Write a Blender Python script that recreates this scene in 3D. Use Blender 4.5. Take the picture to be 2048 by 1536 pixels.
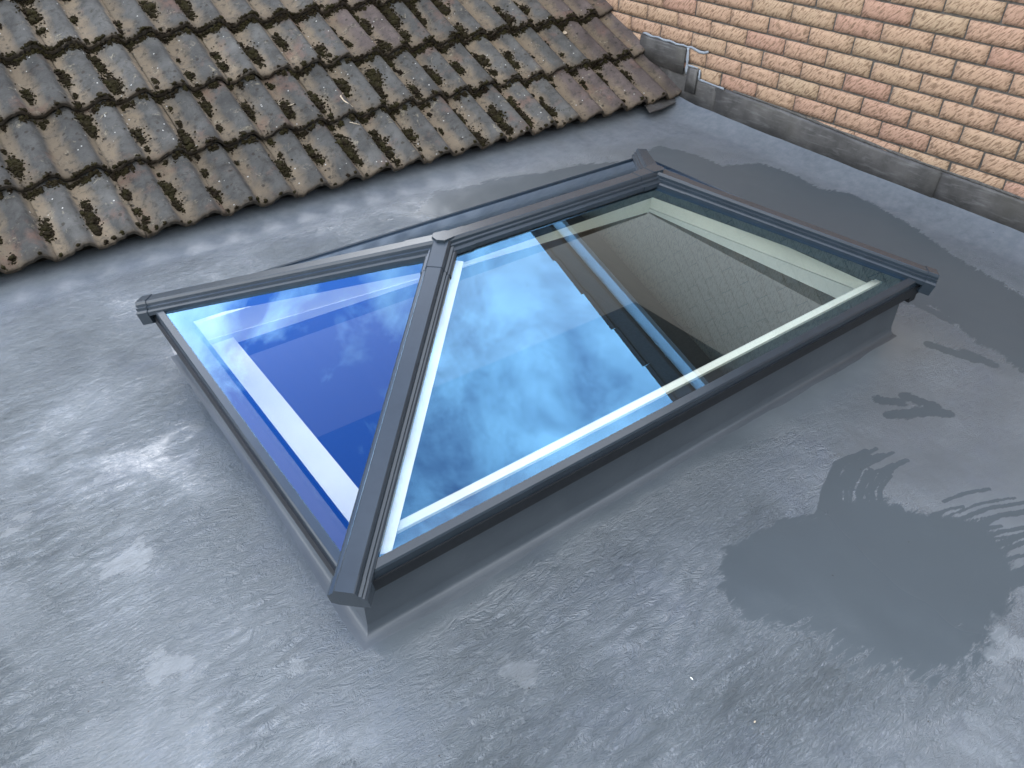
import bpy, bmesh, math, random
import numpy as np
from mathutils import Vector, Matrix
for o in list(bpy.data.objects): bpy.data.objects.remove(o)
S = bpy.context.scene
COL = S.collection

# ------------------------------------------------------------------ camera
CAM = Vector((-3.291, -1.969, 1.392))
YAW, PITCH, ROLL, FPX = 0.92847, 0.64935, 0.00312, 1562.1
fw = Vector((math.cos(YAW)*math.cos(PITCH), math.sin(YAW)*math.cos(PITCH), -math.sin(PITCH)))
rt = Vector((math.sin(YAW), -math.cos(YAW), 0)); up = rt.cross(fw)
r2 = rt*math.cos(ROLL)+up*math.sin(ROLL); u2 = up*math.cos(ROLL)-rt*math.sin(ROLL)
cd = bpy.data.cameras.new('camera'); cam = bpy.data.objects.new('camera', cd); COL.objects.link(cam)
M = Matrix((r2, u2, -fw)).transposed().to_4x4(); M.translation = CAM
cam.matrix_world = M
cd.sensor_width = 36; cd.lens = 36*FPX/2048; cd.clip_start = .02; cd.clip_end = 5000
S.camera = cam

# ------------------------------------------------------------------ sky
SUN_AZ, SUN_EL = math.radians(75), math.radians(36)
W = bpy.data.worlds.new('World'); S.world = W; W.use_nodes = True
nt = W.node_tree; nt.nodes.clear()
def N(t, typ, **kw):
    n = t.nodes.new(typ)
    for k, v in kw.items():
        if hasattr(n, k): setattr(n, k, v)
    return n
def L(t, a, b): t.links.new(a, b)
out = N(nt, 'ShaderNodeOutputWorld'); bg = N(nt, 'ShaderNodeBackground'); bg.inputs['Strength'].default_value = .15
L(nt, bg.outputs[0], out.inputs[0])
sky = N(nt, 'ShaderNodeTexSky', sky_type='NISHITA', sun_disc=False, sun_elevation=SUN_EL, sun_rotation=math.pi/2-SUN_AZ)
sky.air_density = 1.0; sky.dust_density = .4; sky.ozone_density = 2.5
tc = N(nt, 'ShaderNodeTexCoord'); sep = N(nt, 'ShaderNodeSeparateXYZ'); L(nt, tc.outputs['Generated'], sep.inputs[0])
def math_(t, op, a, b=None, c=None):
    n = N(t, 'ShaderNodeMath', operation=op)
    for i, v in enumerate((a, b, c)):
        if v is None: continue
        if isinstance(v, (int, float)): n.inputs[i].default_value = v
        else: L(t, v, n.inputs[i])
    return n.outputs[0]
def ramp(t, fac, stops):
    n = N(t, 'ShaderNodeValToRGB'); cr = n.color_ramp
    while len(cr.elements) < len(stops): cr.elements.new(.5)
    for e, (p, c) in zip(cr.elements, stops):
        e.position = p; e.color = (c, c, c, 1) if isinstance(c, (int, float)) else (*c, 1)
    L(t, fac, n.inputs[0]); return n.outputs[0]
def noise(t, vec, scale, detail=4, rough=.5, dist=0, lac=2.0):
    n = N(t, 'ShaderNodeTexNoise'); n.inputs['Scale'].default_value = scale; n.inputs['Detail'].default_value = detail
    n.inputs['Roughness'].default_value = rough; n.inputs['Distortion'].default_value = dist; n.inputs['Lacunarity'].default_value = lac
    if vec is not None: L(t, vec, n.inputs['Vector'])
    return n
def mixc(t, fac, a, b, blend='MIX'):
    n = N(t, 'ShaderNodeMix', data_type='RGBA', blend_type=blend)
    if isinstance(fac, (int, float)): n.inputs[0].default_value = fac
    else: L(t, fac, n.inputs[0])
    for i, v in ((6, a), (7, b)):
        if isinstance(v, tuple): n.inputs[i].default_value = (*v, 1)
        else: L(t, v, n.inputs[i])
    return n.outputs[2]
def mapping(t, vec, scale=(1,1,1), rot=(0,0,0), loc=(0,0,0)):
    n = N(t, 'ShaderNodeMapping'); n.inputs['Scale'].default_value = scale; n.inputs['Rotation'].default_value = rot; n.inputs['Location'].default_value = loc
    L(t, vec, n.inputs['Vector']); return n.outputs[0]
den = math_(nt, 'ADD', math_(nt, 'MAXIMUM', sep.outputs[2], 0.0), .35)
cmb = N(nt, 'ShaderNodeCombineXYZ'); L(nt, math_(nt, 'DIVIDE', sep.outputs[0], den), cmb.inputs[0]); L(nt, math_(nt, 'DIVIDE', sep.outputs[1], den), cmb.inputs[1])
CLOUD_LOC = (5.31, 2.30, 0)
def clouds(t, uv):
    """broken cloud: broad cover times small puffs, in the plane of the cloud base"""
    cv = mapping(t, uv, loc=CLOUD_LOC)
    cover = noise(t, cv, 1.1, 2, .5).outputs[0]
    puffs = noise(t, cv, 8.5, 9, .6, .35).outputs[0]
    cl = math_(t, 'ADD', math_(t, 'MULTIPLY', cover, 1.15), math_(t, 'MULTIPLY', puffs, .85))
    return cv, math_(t, 'MULTIPLY', cl, .5)
cv, cl = clouds(nt, cmb.outputs[0])
low = ramp(nt, sep.outputs[2], [(.45, 1), (.52, 0)])          # the cover closes up towards the horizon
mask = ramp(nt, math_(nt, 'ADD', cl, math_(nt, 'MULTIPLY', low, .26)), [(.43, 0), (.57, 1)])
shade = ramp(nt, noise(nt, mapping(nt, cv, loc=(.03, .02, 0)), 6, 5, .55, .3).outputs[0], [(.3, (15, 17, 20)), (.68, (43, 43, 43))])
skyb = mixc(nt, 1.0, sky.outputs[0], (.85, 1.6, 2.75), 'MULTIPLY')
L(nt, mixc(nt, mask, skyb, shade), bg.inputs['Color'])
sd = bpy.data.lights.new('sun', 'SUN'); sd.energy = 1.4; sd.angle = math.radians(25); sd.color = (1, .97, .93)
sun = bpy.data.objects.new('sun', sd); COL.objects.link(sun)
sdir = Vector((math.cos(SUN_AZ)*math.cos(SUN_EL), math.sin(SUN_AZ)*math.cos(SUN_EL), math.sin(SUN_EL)))
sun.rotation_euler = sdir.to_track_quat('Z', 'Y').to_euler(); sun.location = sdir*20
S.view_settings.view_transform = 'Standard'; S.view_settings.look = 'None'; S.view_settings.gamma = 1
S.view_settings.use_curve_mapping = False; S.view_settings.exposure = -.06
S.render.engine = 'CYCLES'
S.cycles.max_bounces = 10; S.cycles.transparent_max_bounces = 12; S.cycles.glossy_bounces = 5

# ------------------------------------------------------------------ helpers
RNG = random.Random(7); NR = np.random.default_rng(5)
def tag(o, label=None, cat=None, group=None, kind=None):
    for k, v in (('label', label), ('category', cat), ('group', group), ('kind', kind)):
        if v: o[k] = v
    return o
def link(name, me, parent=None):
    o = bpy.data.objects.new(name, me); COL.objects.link(o)
    if parent: o.parent = parent
    return o
def empty(name, loc, label, cat, group=None):
    o = link(name, None); o.location = loc; o.empty_display_size = .1
    return tag(o, label, cat, group)
def mesh(name, vs, fs, mats, smooth=False, mi=None):
    me = bpy.data.meshes.new(name); me.from_pydata([tuple(v) for v in vs], [], fs)
    for m in (mats if isinstance(mats, (list, tuple)) else [mats]): me.materials.append(m)
    if mi is not None: me.polygons.foreach_set('material_index', mi)
    if smooth: me.polygons.foreach_set('use_smooth', [True]*len(me.polygons))
    me.update(); return me
def fixn(me):
    bm = bmesh.new(); bm.from_mesh(me); bmesh.ops.recalc_face_normals(bm, faces=bm.faces); bm.to_mesh(me); bm.free(); return me
def put(o, parent):
    """keep world coordinates of a mesh built in world space when parented to an empty"""
    o.parent = parent; o.matrix_parent_inverse = Matrix.Translation(-parent.location); return o
def box(x0, x1, y0, y1, z0, z1, bev=0):
    bm = bmesh.new(); bmesh.ops.create_cube(bm, size=1)
    for v in bm.verts: v.co = Vector(((x0+x1)/2+v.co.x*(x1-x0), (y0+y1)/2+v.co.y*(y1-y0), (z0+z1)/2+v.co.z*(z1-z0)))
    if bev: bmesh.ops.bevel(bm, geom=list(bm.edges), offset=bev, segments=2, affect='EDGES', profile=.7)
    return bm
def bmo(name, bm, mat, parent=None, smooth=False):
    me = bpy.data.meshes.new(name); bm.to_mesh(me); bm.free(); me.materials.append(mat)
    if smooth: me.polygons.foreach_set('use_smooth', [True]*len(me.polygons))
    o = link(name, me)
    if parent: put(o, parent)
    return o
def prism(path_sections):
    """closed section loops (equal length) joined and capped"""
    vs = [v for s in path_sections for v in s]; n = len(path_sections[0]); fs = []
    for k in range(len(path_sections)-1):
        for i in range(n):
            a, b = k*n+i, k*n+(i+1) % n; fs.append((a, b, b+n, a+n))
    fs.append(tuple(range(n-1, -1, -1))); e = (len(path_sections)-1)*n; fs.append(tuple(range(e, e+n)))
    return vs, fs
def vnoise(x, y, seed=0):
    xi = np.floor(x).astype(int); yi = np.floor(y).astype(int); xf = x-xi; yf = y-yi
    def h(a, b):
        v = np.sin(a*127.1+b*311.7+seed*74.7)*43758.5453; return v-np.floor(v)
    u = xf*xf*(3-2*xf); v = yf*yf*(3-2*yf)
    return (h(xi, yi)*(1-u)+h(xi+1, yi)*u)*(1-v)+(h(xi, yi+1)*(1-u)+h(xi+1, yi+1)*u)*v
def fbm(x, y, seed=0, oct=4):
    s = 0; a = .5
    for i in range(oct): s = s+a*(vnoise(x*2**i, y*2**i, seed+i)-.5); a *= .5
    return s

# ------------------------------------------------------------------ materials
def mat(name):
    m = bpy.data.materials.new(name); m.use_nodes = True; t = m.node_tree; b = t.nodes['Principled BSDF']; return m, t, b
def coords(t, kind='Object'): return N(t, 'ShaderNodeTexCoord').outputs[kind]
def bump(t, b, h, strength, dist, normal=None):
    n = N(t, 'ShaderNodeBump'); n.inputs['Distance'].default_value = dist
    if isinstance(strength, (int, float)): n.inputs['Strength'].default_value = strength
    else: L(t, strength, n.inputs['Strength'])
    L(t, h, n.inputs['Height'])
    if normal: L(t, normal, n.inputs['Normal'])
    if b: L(t, n.outputs[0], b.inputs['Normal'])
    return n.outputs[0]
def attr(t, name): 
    n = N(t, 'ShaderNodeAttribute'); n.attribute_name = name; return n.outputs['Fac']

def simple(name, col, rough=.5, metal=0, spec=.5, nscale=30, amt=.25, bstr=0, bdist=.002):
    m, t, b = mat(name); c = coords(t)
    n = noise(t, c, nscale, 5, .6).outputs[0]
    d = tuple(x*(1-amt) for x in col); l = tuple(min(1, x*(1+amt)) for x in col)
    L(t, ramp(t, n, [(.3, d), (.7, l)]), b.inputs['Base Color'])
    b.inputs['Roughness'].default_value = rough; b.inputs['Metallic'].default_value = metal; b.inputs['Specular IOR Level'].default_value = spec
    if bstr: bump(t, b, n, bstr, bdist)
    return m
ALU = simple('anthracite_aluminium', (.022, .032, .043), .26, 0, .5, 14, .12)
DARK = simple('black_gasket', (.012, .014, .017), .5, 0, .4, 40, .2)
WHITE = simple('white_lining', (.72, .74, .68), .5, 0, .4, 6, .06)
WHITE2 = simple('white_board', (.60, .62, .60), .45, 0, .4, 6, .05)
PVC = simple('white_pvc', (.8, .8, .8), .3, 0, .5, 6, .04)
LEAD, t, b = mat('lead_sheet'); c = coords(t)
n1 = noise(t, mapping(t, c, (3, 3, 22)), 3, 6, .65, .3).outputs[0]; n2 = noise(t, c, 9, 6, .65).outputs[0]; n3 = noise(t, c, 60, 3).outputs[0]
col = mixc(t, ramp(t, n2, [(.35, 0), (.7, 1)]), (.045, .044, .042), (.10, .097, .092))
col = mixc(t, ramp(t, n1, [(.52, 0), (.75, .8)]), col, (.16, .16, .157))
col = mixc(t, ramp(t, noise(t, c, 4, 4, .6).outputs[0], [(.55, 0), (.75, .5)]), col, (.06, .057, .044))
L(t, col, b.inputs['Base Color']); b.inputs['Roughness'].default_value = .55; b.inputs['Metallic'].default_value = .25
bump(t, b, math_(t, 'ADD', n2, math_(t, 'MULTIPLY', n3, .25)), .5, .004)
MORTAR = simple('mortar', (.10, .096, .088), .9, 0, .2, 60, .35, .6, .004)
SEAL = simple('grey_sealant', (.24, .27, .30), .5, 0, .5, 20, .15, .4, .004)

# coated blue solar glass: dichroic reflection, clear in transmission
GLASS, t, b = mat('coated_glass'); t.nodes.remove(b); mo = t.nodes['Material Output']
lw = N(t, 'ShaderNodeLayerWeight'); lw.inputs[0].default_value = .5
fz = math_(t, 'POWER', lw.outputs['Facing'], 2.6)
gl = N(t, 'ShaderNodeBsdfGlossy'); gl.inputs['Roughness'].default_value = 0
L(t, mixc(t, fz, (.21, .57, 1.0), (.9, .95, 1.0)), gl.inputs['Color'])
tr = N(t, 'ShaderNodeBsdfTransparent'); tr.inputs[0].default_value = (1, 1, .96, 1)
mx = N(t, 'ShaderNodeMixShader'); L(t, math_(t, "ADD", .185, math_(t, "MULTIPLY", fz, .775)), mx.inputs[0]); L(t, tr.outputs[0], mx.inputs[1]); L(t, gl.outputs[0], mx.inputs[2])
L(t, mx.outputs[0], mo.inputs[0])
CLEAR, t, b = mat('clear_glass_edge'); t.nodes.remove(b); mo = t.nodes['Material Output']
tr = N(t, 'ShaderNodeBsdfTransparent'); tr.inputs[0].default_value = (.97, .99, .98, 1); L(t, tr.outputs[0], mo.inputs[0])

# flat roof coating
GRP, t, b = mat('grey_roof_coating'); c = coords(t)
wetA, paleA, smoA, dirtA = attr(t, 'wet'), attr(t, 'pale'), attr(t, 'smooth'), attr(t, 'dirt')
ragged = noise(t, mapping(t, c, (1, 3.6, 1), (0, 0, .35)), 16, 6, .7, .6).outputs[0]; fine = noise(t, mapping(t, c, (1, 6, 1), (0, 0, .35)), 45, 5, .65, .3).outputs[0]
wv = math_(t, 'ADD', wetA, math_(t, 'MULTIPLY', math_(t, 'SUBTRACT', ragged, .5), .10))
wv = math_(t, 'ADD', wv, math_(t, 'MULTIPLY', math_(t, 'SUBTRACT', fine, .5), .03))
wet = ramp(t, math_(t, 'ADD', math_(t, 'MULTIPLY', wv, 6), .5), [(.47, 0), (.53, 1)])
pv = math_(t, 'ADD', paleA, math_(t, 'MULTIPLY', math_(t, 'SUBTRACT', ragged, .5), .12))
pale = ramp(t, math_(t, 'ADD', math_(t, 'MULTIPLY', pv, 6), .5), [(.46, 0), (.6, 1)])
blot = noise(t, c, 2.6, 5, .6, .4).outputs[0]
base = mixc(t, ramp(t, blot, [(.35, 0), (.68, 1)]), (.070, .087, .099), (.108, .128, .142))
base = mixc(t, ramp(t, noise(t, c, 7, 6, .7).outputs[0], [(.5, 0), (.75, .5)]), base, (.080, .098, .125))
base = mixc(t, math_(t, 'MULTIPLY', wet, .9), base, (.056, .069, .077))
base = mixc(t, math_(t, 'MULTIPLY', pale, .35), base, (.24, .26, .27))
base = mixc(t, math_(t, 'MULTIPLY', dirtA, ramp(t, noise(t, c, 30, 5, .7).outputs[0], [(.3, .1), (.7, .8)])), base, (.20, .21, .23))
spk = N(t, 'ShaderNodeTexVoronoi'); spk.inputs['Scale'].default_value = 14; L(t, c, spk.inputs['Vector'])
base = mixc(t, ramp(t, spk.outputs['Distance'], [(.02, .85), (.035, 0)]), base, (.03, .03, .03))
L(t, base, b.inputs['Base Color'])
scr = noise(t, mapping(t, c, (1, 2.6, 1), (0, 0, .75)), 17, 5, .68, .9).outputs[0]
ridge = math_(t, 'ABSOLUTE', math_(t, 'SUBTRACT', scr, .5))
wr2 = noise(t, mapping(t, c, (1, 3.2, 1), (0, 0, -.5)), 48, 4, .65, 1.2).outputs[0]
big = noise(t, c, 8, 3, .5).outputs[0]
p1 = ramp(t, noise(t, c, 3.1, 4, .6, .5).outputs[0], [(.40, .15), (.58, 1)])
p2 = ramp(t, noise(t, mapping(t, c, loc=(7, 3, 0)), 2.3, 4, .6, .5).outputs[0], [(.40, .25), (.62, 1)])
h = math_(t, 'ADD', math_(t, 'MULTIPLY', math_(t, 'MULTIPLY', ridge, p1), -1.5), math_(t, 'MULTIPLY', math_(t, 'MULTIPLY', wr2, p2), .55))
h = math_(t, 'ADD', h, math_(t, 'MULTIPLY', big, .9))
dry = math_(t, 'SUBTRACT', 1.0, wet)
amp = math_(t, 'MULTIPLY', math_(t, 'MULTIPLY', math_(t, 'SUBTRACT', 1.0, smoA), math_(t, 'ADD', math_(t, 'MULTIPLY', dry, .93), .07)), ramp(t, blot, [(.3, .4), (.65, .9)]))
bump(t, b, h, amp, .026)
rg = mixc(t, wet, ramp(t, noise(t, c, 5, 5, .65).outputs[0], [(.35, .07), (.7, .17)]), (.22, .22, .22))
rg = mixc(t, smoA, rg, (.42, .42, .42)); rg = mixc(t, pale, rg, (.55, .55, .55)); rg = mixc(t, math_(t, 'MULTIPLY', dirtA, .7), rg, (.6, .6, .6))
L(t, rg, b.inputs['Roughness']); L(t, math_(t, 'MULTIPLY', math_(t, 'SUBTRACT', 1.0, math_(t, 'MULTIPLY', dirtA, 1.3)), math_(t, 'SUBTRACT', 1.0, math_(t, 'MULTIPLY', wet, .78))), b.inputs['Specular IOR Level'])

def tile_mat(name, grey, red):
    m, t, b = mat(name); c = coords(t); oi = N(t, 'ShaderNodeObjectInfo')
    av = N(t, 'ShaderNodeVectorMath', operation='SCALE'); L(t, oi.outputs['Location'], av.inputs[0]); av.inputs['Scale'].default_value = 3.7
    ad = N(t, 'ShaderNodeVectorMath', operation='ADD'); L(t, c, ad.inputs[0]); L(t, av.outputs[0], ad.inputs[1]); c = ad.outputs[0]
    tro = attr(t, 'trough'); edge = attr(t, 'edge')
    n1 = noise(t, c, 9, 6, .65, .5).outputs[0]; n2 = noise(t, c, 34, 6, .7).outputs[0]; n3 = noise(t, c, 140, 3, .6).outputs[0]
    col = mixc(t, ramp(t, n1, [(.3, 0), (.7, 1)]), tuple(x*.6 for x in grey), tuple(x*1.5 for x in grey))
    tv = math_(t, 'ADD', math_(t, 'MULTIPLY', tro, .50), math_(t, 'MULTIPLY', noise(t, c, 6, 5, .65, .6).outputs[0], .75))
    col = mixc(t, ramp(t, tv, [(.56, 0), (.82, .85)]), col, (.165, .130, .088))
    col = mixc(t, ramp(t, noise(t, c, 5, 6, .7).outputs[0], [(.56, 0), (.70, .75)]), col, red)
    lic = noise(t, c, 17, 7, .75, .4).outputs[0]
    col = mixc(t, ramp(t, lic, [(.59, 0), (.68, .65)]), col, (.27, .24, .175))
    col = mixc(t, ramp(t, n2, [(.52, 0), (.68, .85)]), col, (.032, .03, .025))
    vo = N(t, 'ShaderNodeTexVoronoi'); vo.inputs['Scale'].default_value = 60; L(t, c, vo.inputs['Vector'])
    rc = N(t, 'ShaderNodeSeparateColor'); L(t, vo.outputs['Color'], rc.inputs[0])
    spots = math_(t, 'MULTIPLY', ramp(t, math_(t, 'ADD', vo.outputs['Distance'], math_(t, 'MULTIPLY', n3, .3)), [(.30, 1), (.38, 0)]), math_(t, 'GREATER_THAN', rc.outputs[0], .94))
    col = mixc(t, math_(t, 'MULTIPLY', spots, .8), col, (.42, .42, .39))
    vd = N(t, 'ShaderNodeTexVoronoi'); vd.inputs['Scale'].default_value = 30; L(t, c, vd.inputs['Vector'])
    rd = N(t, 'ShaderNodeSeparateColor'); L(t, vd.outputs['Color'], rd.inputs[0])
    dk = math_(t, 'MULTIPLY', ramp(t, math_(t, 'ADD', vd.outputs['Distance'], math_(t, 'MULTIPLY', n3, .35)), [(.34, 1), (.44, 0)]), math_(t, 'GREATER_THAN', rd.outputs[1], .72))
    col = mixc(t, math_(t, 'MULTIPLY', dk, .85), col, (.03, .026, .02))
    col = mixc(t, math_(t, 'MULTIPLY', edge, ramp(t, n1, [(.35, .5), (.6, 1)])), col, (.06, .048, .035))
    hv = N(t, 'ShaderNodeHueSaturation'); L(t, col, hv.inputs['Color']); L(t, math_(t, 'ADD', .82, math_(t, 'MULTIPLY', oi.outputs['Random'], .4)), hv.inputs['Value'])
    L(t, hv.outputs[0], b.inputs['Base Color']); b.inputs['Roughness'].default_value = .9; b.inputs['Specular IOR Level'].default_value = .25
    bump(t, b, math_(t, 'ADD', math_(t, 'MULTIPLY', n2, 1.0), math_(t, 'MULTIPLY', n3, .6)), .85, .004)
    return m
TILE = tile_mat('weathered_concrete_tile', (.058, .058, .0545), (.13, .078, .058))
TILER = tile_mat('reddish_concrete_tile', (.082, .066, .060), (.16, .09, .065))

BRICK, t, b = mat('dragfaced_brick'); c = coords(t); oi = N(t, 'ShaderNodeObjectInfo')
av = N(t, 'ShaderNodeVectorMath', operation='SCALE'); L(t, oi.outputs['Location'], av.inputs[0]); av.inputs['Scale'].default_value = 5.3
ad = N(t, 'ShaderNodeVectorMath', operation='ADD'); L(t, c, ad.inputs[0]); L(t, av.outputs[0], ad.inputs[1]); c2 = ad.outputs[0]
# short diagonal drag marks: noise stretched along a slanted direction in the face (y,z)
dm = mapping(t, mapping(t, c2, (1, 1, 1), (math.radians(50), 0, 0)), (1, 32, 135))
drag = noise(t, dm, 1.0, 3, .6, .25).outputs[0]
grain = noise(t, c2, 120, 4, .65).outputs[0]; blo = noise(t, c2, 7, 4, .6).outputs[0]
col = ramp(t, math_(t, 'ADD', math_(t, 'MULTIPLY', oi.outputs['Random'], .62), math_(t, 'MULTIPLY', blo, .34)), [(.15, (.385, .282, .183)), (.4, (.41, .278, .184)), (.65, (.40, .256, .177)), (.8, (.385, .232, .165)), (.98, (.42, .325, .237))])
col = mixc(t, ramp(t, drag, [(.38, .8), (.52, 0)]), col, (.15, .092, .058))
col = mixc(t, ramp(t, grain, [(.60, 0), (.78, .5)]), col, (.48, .38, .27))
L(t, col, b.inputs['Base Color']); b.inputs['Roughness'].default_value = .9; b.inputs['Specular IOR Level'].default_value = .2
bump(t, b, math_(t, 'ADD', drag, math_(t, 'MULTIPLY', grain, .35)), 1, .005)
MOSS, t, b = mat('dry_moss'); c = coords(t)
nm = noise(t, c, 22, 5, .7).outputs[0]; nf = noise(t, c, 260, 3, .6).outputs[0]
col = mixc(t, ramp(t, nm, [(.38, 0), (.62, 1)]), (.015, .011, .007), (.027, .024, .010))
col = mixc(t, ramp(t, nf, [(.58, 0), (.82, .7)]), col, (.10, .075, .045))
L(t, col, b.inputs['Base Color']); b.inputs['Roughness'].default_value = 1; b.inputs['Specular IOR Level'].default_value = .1
bump(t, b, nf, 1, .004)
TIMBER, t, b = mat('brown_floor'); c = coords(t)
nw = noise(t, mapping(t, c, (9, .8, 1)), 3, 5, .6, .3).outputs[0]
L(t, ramp(t, nw, [(.3, (.028, .020, .0155)), (.7, (.040, .029, .0225))]), b.inputs['Base Color']); b.inputs['Roughness'].default_value = .5
NAVY = simple('dark_mat', (.012, .016, .02), .8, 0, .2, 40, .3)
TWIG = simple('pale_twig', (.45, .38, .28), .8, 0, .2, 40, .25)
DRAB = simple('garden_ground', (.09, .10, .06), .95, 0, .2, 1.5, .4)
BARGE = simple('dark_bargeboard', (.05, .045, .04), .6, 0, .3, 20, .2)

# ------------------------------------------------------------------ flat roof
LX0, LX1, LY0, LY1 = -2.970, -0.970, -1.027, .240       # outer edge of the lantern's eaves
UX0, UX1, UY0, UY1 = -2.935, -1.008, -.990, .203        # upstand
EAVE_Y = 1.03                                          # where the flat roof meets the tiled slope
def axis(lo, hi, a, b_, fine, coarse):
    return np.unique(np.round(np.concatenate([np.arange(lo, a, coarse), np.arange(a, b_, fine), np.arange(b_, hi+coarse, coarse)]), 4))
xs = axis(-8, -.0, -3.9, .0, .0105, .2); xs = np.unique(np.round(np.concatenate([xs, np.arange(-1.9, -1.36, .0042)]), 4)); xs = xs[xs <= 0.0]; xs = np.append(xs, .02)
ys = axis(-6, 1.05, -2.2, 1.05, .0105, .2); ys = np.unique(np.round(np.concatenate([ys, np.arange(-1.78, -1.2, .0042)]), 4)); ys = ys[ys <= 1.06]
X, Y = np.meshgrid(xs, ys, indexing='ij')
Z = .035*Y
dx = np.maximum(np.maximum(UX0-X, X-UX1), 0); dy = np.maximum(np.maximum(UY0-Y, Y-UY1), 0); dU = np.hypot(dx, dy)
dW = -X; q = np.clip((.17-dW)/.17, 0, 1); Z += .055*q**1.6                       # fillet at the wall
dE = EAVE_Y-Y; q = np.clip((.24-dE)/.24, 0, 1); Z += .022*q**1.3                 # fillet at the tiled eave
Z += fbm(X*2.2, Y*2.2, 3)*.012 + fbm(X*7, Y*7, 9)*.004
def seg_d(P, Q):
    px, py = P; qx, qy = Q; vx, vy = qx-px, qy-py; tt = np.clip(((X-px)*vx+(Y-py)*vy)/(vx*vx+vy*vy), 0, 1)
    return np.hypot(X-px-tt*vx, Y-py-tt*vy)
def poly_sd(poly):
    d = np.full(X.shape, 9.); ins = np.zeros(X.shape, bool)
    for i in range(len(poly)):
        P, Q = poly[i], poly[(i+1) % len(poly)]; d = np.minimum(d, seg_d(P, Q))
        c = ((P[1] > Y) != (Q[1] > Y)) & (X < (Q[0]-P[0])*(Y-P[1])/((Q[1]-P[1])+1e-12)+P[0]); ins ^= c
    return np.where(ins, d, -d)
POOLS = [
 [(-.489,.582),(-.416,.389),(-.416,.25),(-.235,.178),(-.209,.026),(-.23,-.153),(-.161,-.26),(-.179,-.395),(-.225,-.61),(-.303,-.806),(-.336,-.943),(-.375,-1.127),(-.455,-1.337),(-.966,-1.562),(-.851,-1.359),(-.795,-1.239),(-.809,-1.196),(-.752,-1.06),(-.72,-.978),(-.80,-.90),(-.93,-.75),(-.99,-.4),(-.99,.15),(-.85,.33),(-.70,.446),(-.617,.572)],
 [(-1.67,.75),(-1.536,.72),(-1.35,.719),(-1.149,.65),(-.982,.639),(-.777,.557),(-.96,.525),(-1.261,.476),(-1.537,.462),(-1.75,.49),(-1.85,.62)],
 [(-1.956,-1.296),(-1.856,-1.347),(-1.79,-1.335),(-1.72,-1.375),(-1.667,-1.43),(-1.654,-1.491),(-1.59,-1.535),(-1.55,-1.59),(-1.58,-1.65),(-1.66,-1.74),(-1.845,-1.776),(-1.9,-1.767),(-1.989,-1.761),(-2.048,-1.739),(-2.092,-1.686),(-2.13,-1.616),(-2.176,-1.522),(-2.245,-1.442),(-2.238,-1.35),(-2.141,-1.279)]]
STROKES = [(.02, P) for P in ([(-1.332,-1.169),(-1.293,-1.21)],[(-1.253,-1.202),(-1.222,-1.28)],[(-1.369,-1.225),(-1.286,-1.27)],[(-1.268,-1.275),(-1.222,-1.318)],[(-.749,-.909),(-.752,-1.06)],[(-.946,-1.101),(-.902,-1.229)],[(-.89,-1.189),(-.882,-1.275)])]
SA, SB = [(-1.866,-1.34),(-1.79,-1.295),(-1.67,-1.252),(-1.471,-1.275)], [(-1.70,-1.42),(-1.655,-1.385),(-1.59,-1.365),(-1.50,-1.38)]
for i in range(13):                                    # fanned brush marks swept out of the wet patch
    f = i/12; P = [(a[0]*(1-f)+b_[0]*f+RNG.uniform(-.006, .006), a[1]*(1-f)+b_[1]*f+RNG.uniform(-.004, .004)) for a, b_ in zip(SA, SB)]
    e = RNG.uniform(.25, 1.0); P[3] = (P[2][0]*(1-e)+P[3][0]*e, P[2][1]*(1-e)+P[3][1]*e)
    STROKES.append((RNG.uniform(.0035, .0085), P if RNG.random() < .75 else P[:3]))
for i in range(16):
    f = i/15; x, y = -1.58-.12*f+RNG.uniform(-.02, .02), -1.50-.24*f; l_ = RNG.uniform(.05, .24)
    STROKES.append((RNG.uniform(.003, .009), [(x, y), (x+l_*.55, y-l_*.13), (x+l_, y-l_*.34)]))
wetv = np.full(X.shape, -9.)
for k, P in enumerate(POOLS):
    sd_ = poly_sd(P)
    if k == 2: sd_ = sd_*(1-.72*np.clip((-1.36-Y)/.1, 0, 1)*np.clip((-1.72-X)/.15, 0, 1))+.006
    wetv = np.maximum(wetv, sd_)
for w_, P in STROKES:
    for a, b_ in zip(P[:-1], P[1:]): wetv = np.maximum(wetv, np.where(w_ < .015, 7., 2.6)*(w_-seg_d(a, b_)))
PALE = [(-3.282,-.498,.048),(-2.72,-1.253,.05),(-3.265,-.194,.02),(-1.84,-1.82,.06),(-3.30,-.799,.026),(-3.27,-.826,.018),(-3.075,-.9,.034),(-3.09,-.95,.022),(-1.91,.905,.02),(-3.45,-.221,.02),(-2.66,-1.235,.02)]
palev = np.full(X.shape, -9.)
for a, b_, r in PALE: palev = np.maximum(palev, r*.8-np.hypot(X-a, Y-b_)*(1+.5*np.sin(3*np.arctan2(Y-b_, X-a)+a*40)*.6)-.12*fbm(X*18, Y*18, 4))
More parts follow.
